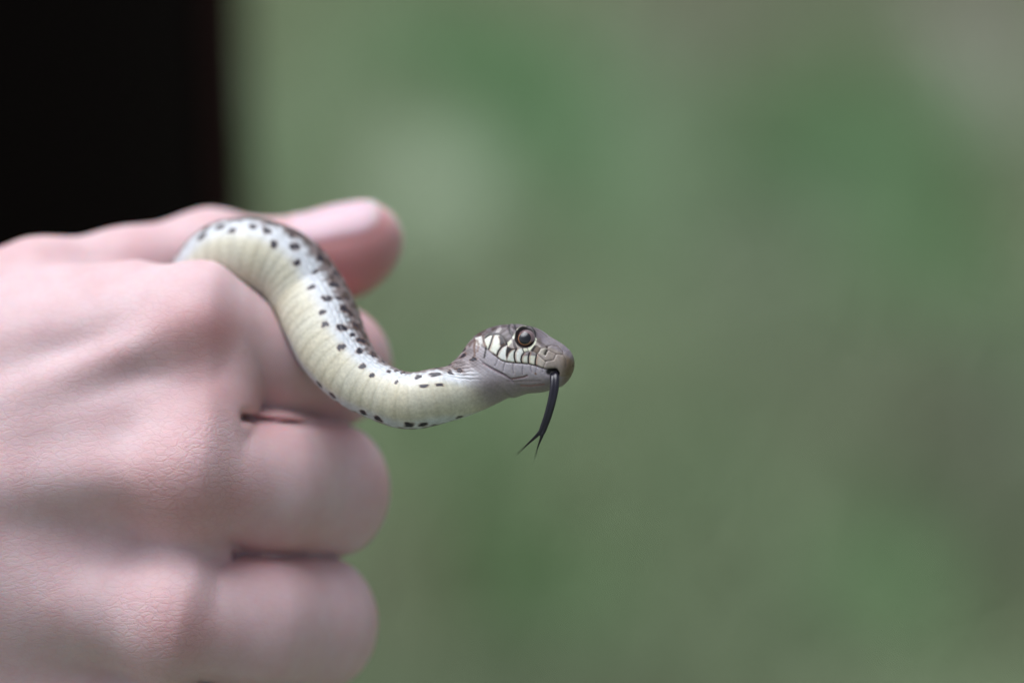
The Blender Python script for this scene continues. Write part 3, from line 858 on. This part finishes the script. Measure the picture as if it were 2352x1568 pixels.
line([(-60, 420), (20, 350), (130, 340), (250, 338), (300, 400), (400, 548)], 30, (28, 24, 26), 16, .9, 0.05)
poly([(300, 380), (360, 380), (430, 470), (400, 540), (345, 470)], (62, 48, 46), 40, .8)
# nape and cheek marks
line([(-30, 600), (-50, 720), (-70, 830)], 22, (34, 28, 28), 20, .9)
line([(-95, 400), (-75, 520), (-45, 590)], 20, (120, 78, 54), 30, .8)
line([(-95, 400), (-80, 500)], 14, (52, 38, 34), 20, .8)
line([(-260, 470), (-285, 600), (-270, 760), (-300, 880)], 18, (112, 78, 60), 30, .8)
line([(-300, 830), (-305, 900)], 22, (34, 30, 34), 20, .9)
line([(-215, 480), (-190, 600), (-215, 700)], 12, (140, 104, 84), 30, .6)
poly([(-420, 560), (-340, 480), (-260, 420), (-270, 480), (-380, 620)], (104, 86, 80), 40, .8)
# crown sutures
line([(455, 90), (445, 205), (480, 300), (525, 385)], 26, (28, 24, 28), 14, .95, 0.05)
line([(560, 90), (582, 230), (640, 335)], 26, (30, 26, 30), 14, .95, 0.05)
line([(300, 190), (330, 160), (420, 120)], 8, (80, 66, 66), 14, .7, 0.03)
line([(250, 330), (330, 260), (440, 220)], 8, (96, 82, 82), 14, .5, 0.03)
line([(600, 300), (700, 200), (800, 165)], 12, (40, 34, 36), 14, .8, 0.03)
poly([(588, 230), (680, 190), (740, 180), (640, 260), (605, 285)], (96, 84, 88), 24, .7)
poly([(470, 230), (540, 300), (520, 380), (500, 330)], (40, 34, 38), 20, .8)
# pale plates round the eye
EY = (785, 425)
line([(700, 240), (820, 195), (930, 220), (985, 310), (995, 400)], 34, (30, 26, 30), 16, .95)
line([(640, 345), (720, 270), (830, 215)], 16, (28, 24, 28), 14, .9)
line([(590, 640), (560, 560), (560, 480), (600, 400)], 40, (70, 60, 66), 20, .8)
poly([(612, 272), (700, 220), (790, 195), (820, 208), (740, 266), (650, 318)], (228, 230, 200), 18)
poly([(520, 392), (600, 322), (640, 350), (545, 450), (522, 430)], (228, 230, 210), 18)
poly([(412, 522), (500, 452), (508, 520), (432, 602)], (226, 226, 206), 18)
poly([(850, 625), (960, 500), (1010, 425), (1034, 450), (1004, 540), (940, 625), (892, 692), (852, 682)], (232, 236, 210), 18)
poly([(745, 655), (810, 630), (850, 688), (772, 722)], (230, 232, 210), 18)
line([(735, 650), (745, 700), (775, 725), (850, 700)], 10, (34, 28, 30), 12, .9, .04)
# loreal and nasal plates
poly([(905, 680), (980, 580), (1040, 580), (1110, 640), (1080, 705), (1020, 742), (950, 715)], (128, 112, 100), 24)
poly([(900, 684), (980, 582), (1030, 590), (990, 640), (960, 700), (930, 715)], (36, 30, 32), 36)
poly([(1030, 420), (1120, 430), (1130, 520), (1080, 570), (1030, 520)], (104, 92, 88), 60, .8)
poly([(1070, 700), (1130, 640), (1220, 620), (1250, 690), (1220, 800), (1150, 780), (1080, 750)], (184, 178, 164), 30, .8)
for pts in [[(1240, 610), (1260, 665), (1440, 760), (1560, 770)], [(1110, 640), (1075, 710), (1040, 750)], [(1020, 745), (1090, 800), (1200, 905)], [(1215, 910), (1160, 1050)],
            [(1215, 915), (1380, 880), (1430, 770)], [(1240, 620), (1130, 640)], [(1240, 610), (1340, 570), (1480, 600), (1580, 720)], [(1000, 470), (1160, 560), (1240, 610)],
            [(980, 250), (1120, 300), (1250, 400)], [(1580, 760), (1640, 900), (1620, 1050)]]:
    line(pts, 6, (104, 90, 84), 16, .6, 0.05)
line([(1235, 680), (1208, 730), (1200, 760)], 26, (44, 34, 30), 18, .9, 0.2)
# lower jaw plates
for pts in [[(215, 860), (190, 960), (150, 1010)], [(372, 925), (330, 1060), (330, 1120)], [(535, 950), (528, 1080), (545, 1170)], [(735, 1000), (728, 1090), (730, 1190)], [(905, 985), (900, 1080), (925, 1150)], [(1030, 1010), (1010, 1080), (1000, 1150)], [(1130, 1060), (1150, 1140)]]:
    line(pts, 6, (140, 130, 142), 14, .55, 0.045)
line([(-100, 960), (120, 1090), (350, 1210), (480, 1290), (650, 1270), (740, 1250), (830, 1220)], 8, (150, 112, 112), 22, .6, 0.05)
line([(480, 1290), (620, 1265), (740, 1245), (820, 1215)], 8, (128, 66, 62), 16, .6, 0.05)
line([(700, 1420), (900, 1430), (1060, 1410), (1180, 1400)], 10, (170, 116, 110), 24, .6, 0.04)
line([(420, 1330), (600, 1340), (800, 1330), (1100, 1330)], 8, (150, 128, 130), 24, .4, 0.04)
for k in range(7):
    line([(-150 + 60 * k, 900 + 45 * k), (60 + 60 * k, 1040 + 30 * k), (330 + 40 * k, 1180 + 34 * k)], 6, (150, 136, 146), 18, .35, 0.03)
poly([(985, 1150), (1020, 1150), (1030, 1190), (1000, 1200), (975, 1175)], (120, 84, 50), 18, .8)
for (x, y) in [(1060, 1045), (1150, 1120), (1030, 1080), (735, 1050)]: poly([(x - 16, y - 14), (x + 16, y - 14), (x + 16, y + 14), (x - 16, y + 14)], (120, 122, 140), 24, .5)
# fine scale rows on the cheek, neck and throat
for sgn in (1, -1):
    q_ = (X * .72 + sgn * Y * 1.05) / 74.0
    lf = np.abs(q_ - np.floor(q_) - .5) * 2
    zone = (1 - sstep(-60, 120, X)) * sstep(S_HEAD - 2, S_HEAD + 1, Sg[h0:]) * (np.abs(st)[None, :] > .2)
    zone = np.maximum(zone, jaw * hfade * sstep(1180, 1260, Y + .25 * (X - 400)) * .5)
    m = sstep(.80, .95, lf) * zone
    m = m * (1 - .7 * sstep(700, 1500, Y))
    paint(m * .26, (112, 98, 98)); hd = hd - .03 * m
# mouth line and the tongue's notch
line(MOUTH[3:13], 8, (110, 88, 88), 16, .75, 0.14)
d = sd_line([(1290, 1140), (1400, 1130), (1430, 1180)], X, Y)
paint(1 - sstep(55, 95, d), (14, 10, 12)); hd = hd - 0.5 * np.exp(-(d / 70) ** 2)
# jaw set in under the upper lip; eye sockets
hd = hd - 0.10 * jaw * hfade * np.exp(-np.clip(Y - below, 0, 1e4) / 250)
de = np.sqrt((X - EY[0]) ** 2 + (Y - EY[1]) ** 2)
lateral = sstep(.25, .6, np.abs(st))[None, :]
hd = hd - 0.45 * (1 - sstep(150, 215, de)) * lateral
hd = hd + 0.34 * np.exp(-((de - 215) / 45) ** 2) * lateral * (1 - sstep(260, 420, Y))
paint((1 - sstep(205, 234, de)) * lateral, (30, 22, 23))
colr[h0:] = hc
sp_s = np.random.default_rng(17)
def paint_spots():
    global colr
    for (x, y, a, b, *kk) in spots:
        k = kk[0] if kk else cand[np.argmin((px_all[cand] - x) ** 2 + (py_all[cand] - y) ** 2)]
        s0 = Sg.ravel()[k]; t0 = Tg.ravel()[k]
        dt = (Tg - t0 + np.pi) % (2 * np.pi) - np.pi
        w = dt * Rg; s = Sg - s0
        an = sp_r.uniform(-.35, .35); ca, sa = math.cos(an), math.sin(an)
        u_ = (w * ca + s * sa) / (a * .98); v_ = (-w * sa + s * ca) / (b * .98)
        q = (np.abs(u_) ** 2.6 + np.abs(v_) ** 2.6) + 0.45 * np.sin(3.1 * u_ + s0 * 3) * np.sin(2.7 * v_ + t0 * 9) + .2 * np.sin(7 * u_ + s0)
        fr_ = (1 - sstep(.9, 2.0, q))[..., None] * 0.5
        colr = colr * (1 - fr_) + RUST * fr_
        f_ = (1 - sstep(.55, 1.1, q))[..., None]
        colr = colr * (1 - f_) + INK * f_
for _ in range(170):                                   # small dashes crowding towards the back
    s0 = sp_s.uniform(S_VIS + 4, S_HEAD + 1.5); t0 = math.radians(sp_s.uniform(72, 150)) * sp_s.choice([-1, 1])
    k_ = int(np.argmin(np.abs(SS - s0))) * NTH + int((t0 + math.pi) / (2 * math.pi) * NTH) % NTH
    spots.append((px_all[k_], py_all[k_], sp_s.uniform(.32, .62), sp_s.uniform(.25, .45), k_))
paint_spots()
disp[h0:] += hd
Nn = Nrm.reshape(*shape, 3)
PF = P0 + disp[..., None] * Nn
SV = PF.reshape(-1, 3)
I = np.arange(len(SS) * NTH).reshape(len(SS), NTH)
a, b = I[:-1], I[1:]
SF = np.stack([a, np.roll(a, -1, 1), np.roll(b, -1, 1), b], -1).reshape(-1, 4)

sm = NT("snake_skin")
sc_ = sm.attr("scale_colour"); sr = sm.attr("rest")
sn_ = sm.new("ShaderNodeTexNoise"); sn_.inputs["Scale"].default_value = 2.2; sn_.inputs["Detail"].default_value = 5
sm.link(sr.outputs["Vector"], sn_.inputs["Vector"])
sm.link(sm.mix(0.35, sc_.outputs["Color"], sm.mix(1.0, sc_.outputs["Color"], sm.ramp(sn_.outputs[0], [(0.3, 0.55), (0.7, 1.2)]), 'MULTIPLY')), sm.b.inputs["Base Color"])
sm.b.inputs["Roughness"].default_value = 0.42
sm.b.inputs["Specular IOR Level"].default_value = 0.4
sm.b.inputs["Subsurface Weight"].default_value = 0.25
sm.b.inputs["Subsurface Radius"].default_value = (1.0, 0.7, 0.45)
sm.b.inputs["Subsurface Scale"].default_value = 0.0005
sb_ = sm.new("ShaderNodeBump"); sb_.inputs["Distance"].default_value = 0.00003; sb_.inputs["Strength"].default_value = .5
sm.link(sn_.outputs[0], sb_.inputs["Height"]); sm.link(sb_.outputs[0], sm.b.inputs["Normal"])

snake = empty("snake", tuple(to_world(W(520, 900, -32)[None, :])[0]))
snake["label"] = "small pale snake with dark flank spots and forked tongue out, curling from the fist"
snake["category"] = "snake"
# outward-facing check
c0 = PF[:, :].mean(1)
f0 = SF[len(SF) // 2]
nn = np.cross(SV[f0[1]] - SV[f0[0]], SV[f0[2]] - SV[f0[0]])
if nn @ (SV[f0[0]] - c0[f0[0] // NTH]) < 0: SF = SF[:, ::-1]
sbody = make_mesh("body", to_world(SV), SF, sm.m, attrs={"scale_colour": ('c', np.clip(colr.reshape(-1, 3) * 0.8, 0.002, .9)), "rest": ('v', SV)})
adopt(sbody, snake)

# --- eyes
em = NT("eye_shine")
ea = em.attr("eye_colour"); em.link(ea.outputs["Color"], em.b.inputs["Base Color"])
em.b.inputs["Roughness"].default_value = 0.25
em.b.inputs["Coat Weight"].default_value = 1.0; em.b.inputs["Coat Roughness"].default_value = 0.03
pm = NT("pupil_black"); pm.b.inputs["Base Color"].default_value = (0.004, 0.005, 0.009, 1); pm.b.inputs["Roughness"].default_value = 0.25
pm.b.inputs["Coat Weight"].default_value = 0.2; pm.b.inputs["Coat Roughness"].default_value = 0.12
ih = int(np.argmin(np.abs(SS - S_CTRL[N_NECK + 4])))
sub = P0[h0:]
lat_s = st[None, :].repeat(sub.shape[0], 0)
near_s = 1 if (Cc[ih] @ LT[ih]) > 0 else -1
for side in (1, -1):
    msk = (np.sign(lat_s) == side * near_s) & (np.abs(lat_s) > .25)
    dd_ = np.where(msk, (X - EY[0]) ** 2 + (Y - EY[1]) ** 2, 1e12)
    k = np.unravel_index(np.argmin(dd_), dd_.shape)
    p = sub[k]; ring = h0 + k[0]
    nv = Nn[h0:][k]
    ax = nv - NB[ring] * (nv @ NB[ring]) * 0.8 + Tn[ring] * 0.10
    ax /= np.linalg.norm(ax)
    Re = 1.58
    c = p - ax * (Re - 0.31)
    e1 = Tn[ring] - ax * (Tn[ring] @ ax); e1 /= np.linalg.norm(e1); e2 = np.cross(ax, e1)
    nu, nvv = 64, 40; to_p = (Pp[ring] + .45 * Tn[ring]) / Re
    lat = np.linspace(0, np.pi, nvv)[:, None]; lon = np.linspace(0, 2 * np.pi, nu, endpoint=False)[None, :]
    dirs = np.cos(lat)[..., None] * ax + (np.sin(lat) * np.cos(lon))[..., None] * e1 + (np.sin(lat) * np.sin(lon))[..., None] * e2
    EV = (c + Re * dirs).reshape(-1, 3)
    ang = np.degrees(np.repeat(lat, nu, 1)).ravel()
    ec = np.tile(lin((104, 76, 64)), (len(ang), 1)); EUP = (EV - c) @ to_p
    for lo_, hi_, cc in [(32, 34, (196, 140, 96)), (35.5, 38, (92, 60, 50)), (40, 48, (34, 20, 20))]:
        m = sstep(lo_, hi_, ang)[:, None]; ec = ec * (1 - m) + lin(cc) * m
    J = np.arange(nvv * nu).reshape(nvv, nu)
    EF = np.stack([J[:-1], J[1:], np.roll(J[1:], -1, 1), np.roll(J[:-1], -1, 1)], -1).reshape(-1, 4)
    upm = (sstep(.1, .55, EUP) * sstep(34, 37, ang))[:, None]; ec = ec * (1 - upm) + lin((104, 84, 86)) * upm  # sky glare painted onto the upper iris
    eye = make_mesh("eye", to_world(EV), EF, em.m, attrs={"eye_colour": ('c', ec)})
    adopt(eye, snake)
    lp = np.linspace(0, math.radians(33), 14)[:, None]
    dp = np.cos(lp)[..., None] * ax + (np.sin(lp) * np.cos(lon))[..., None] * e1 + (np.sin(lp) * np.sin(lon))[..., None] * e2
    PV = (c + (Re + .018) * dp).reshape(-1, 3)
    J = np.arange(14 * nu).reshape(14, nu)
    PFc = np.stack([J[:-1], J[1:], np.roll(J[1:], -1, 1), np.roll(J[:-1], -1, 1)], -1).reshape(-1, 4)
    pupil = make_mesh("pupil", to_world(PV), PFc, pm.m)
    pupil.parent = eye
    pupil.matrix_parent_inverse = Matrix.Translation(snake.location).inverted() @ Matrix.Translation(snake.location)

# --- tongue
tm = NT("tongue_dark")
tm.b.inputs["Base Color"].default_value = (0.009, 0.008, 0.016, 1)
tm.b.inputs["Roughness"].default_value = 0.32
def ribbon(pts, wid, thick, n=20, groove=0.0):
    """flattened tapering tube; pts camera-frame mm"""
    P = np.array(pts); k = np.arange(len(P)); t = np.linspace(0, len(P) - 1, (len(P) - 1) * 10 + 1)
    Qp = np.stack([np.interp(t, k, P[:, j]) for j in range(3)], 1); ww = np.interp(t, k, wid); tk = np.interp(t, k, thick)
    for _ in range(14): Qp[1:-1] = (Qp[:-2] + 2 * Qp[1:-1] + Qp[2:]) / 4
    T = np.gradient(Qp, axis=0); T /= np.linalg.norm(T, axis=1)[:, None]
    A = np.cross(T, [0, 0, 1.0]); A /= np.linalg.norm(A, axis=1)[:, None]; B = np.cross(A, T)
    a = np.linspace(0, 2 * np.pi, n, endpoint=False)
    V = np.concatenate([Qp[i] + (np.cos(a) * ww[i] / 2)[:, None] * A[i] + ((np.sin(a) - groove * np.exp(-(np.cos(a) / .3) ** 2) * np.sign(np.sin(a))) * tk[i] / 2)[:, None] * B[i] for i in range(len(Qp))])
    I = np.arange(len(Qp) * n).reshape(-1, n); p, q = I[:-1], I[1:]
    F = np.stack([p, np.roll(p, -1, 1), np.roll(q, -1, 1), q], -1).reshape(-1, 4)
    return V, F
def t1(x, y, z): p = c1(x, y); return W(p[0], p[1], z)
parts = []
parts.append(ribbon([t1(990, 610, -2.0), t1(1030, 640, -.2), t1(1052, 690, 1.2), t1(1048, 790, 1.8), t1(1022, 920, 1.9), t1(985, 1050, 1.6), t1(940, 1170, 1.2), t1(922, 1215, 1.0)],
                    [1.3, 1.36, 1.34, 1.28, 1.22, 1.14, 1.04, .8], [.7, .8, .8, .75, .7, .65, .55, .4], 32, .22))
parts.append(ribbon([t1(942, 1150, 1.25), t1(900, 1205, 1.0), t1(840, 1260, -.6), t1(760, 1335, -4.5), t1(690, 1400, -14)], [.62, .52, .34, .17, .04], [.45, .4, .26, .14, .04], 16))
parts.append(ribbon([t1(955, 1150, 1.25), t1(936, 1215, 1.2), t1(915, 1270, .4), t1(888, 1350, -3.0), t1(872, 1440, -13)], [.55, .48, .3, .15, .04], [.45, .4, .26, .14, .04], 16))
TV = []; TF = []; o = 0
for v, f in parts:
    TV.append(v); TF.append(f + o); o += len(v)
tongue = make_mesh("tongue", to_world(np.concatenate(TV)), np.concatenate(TF), tm.m)
adopt(tongue, snake)
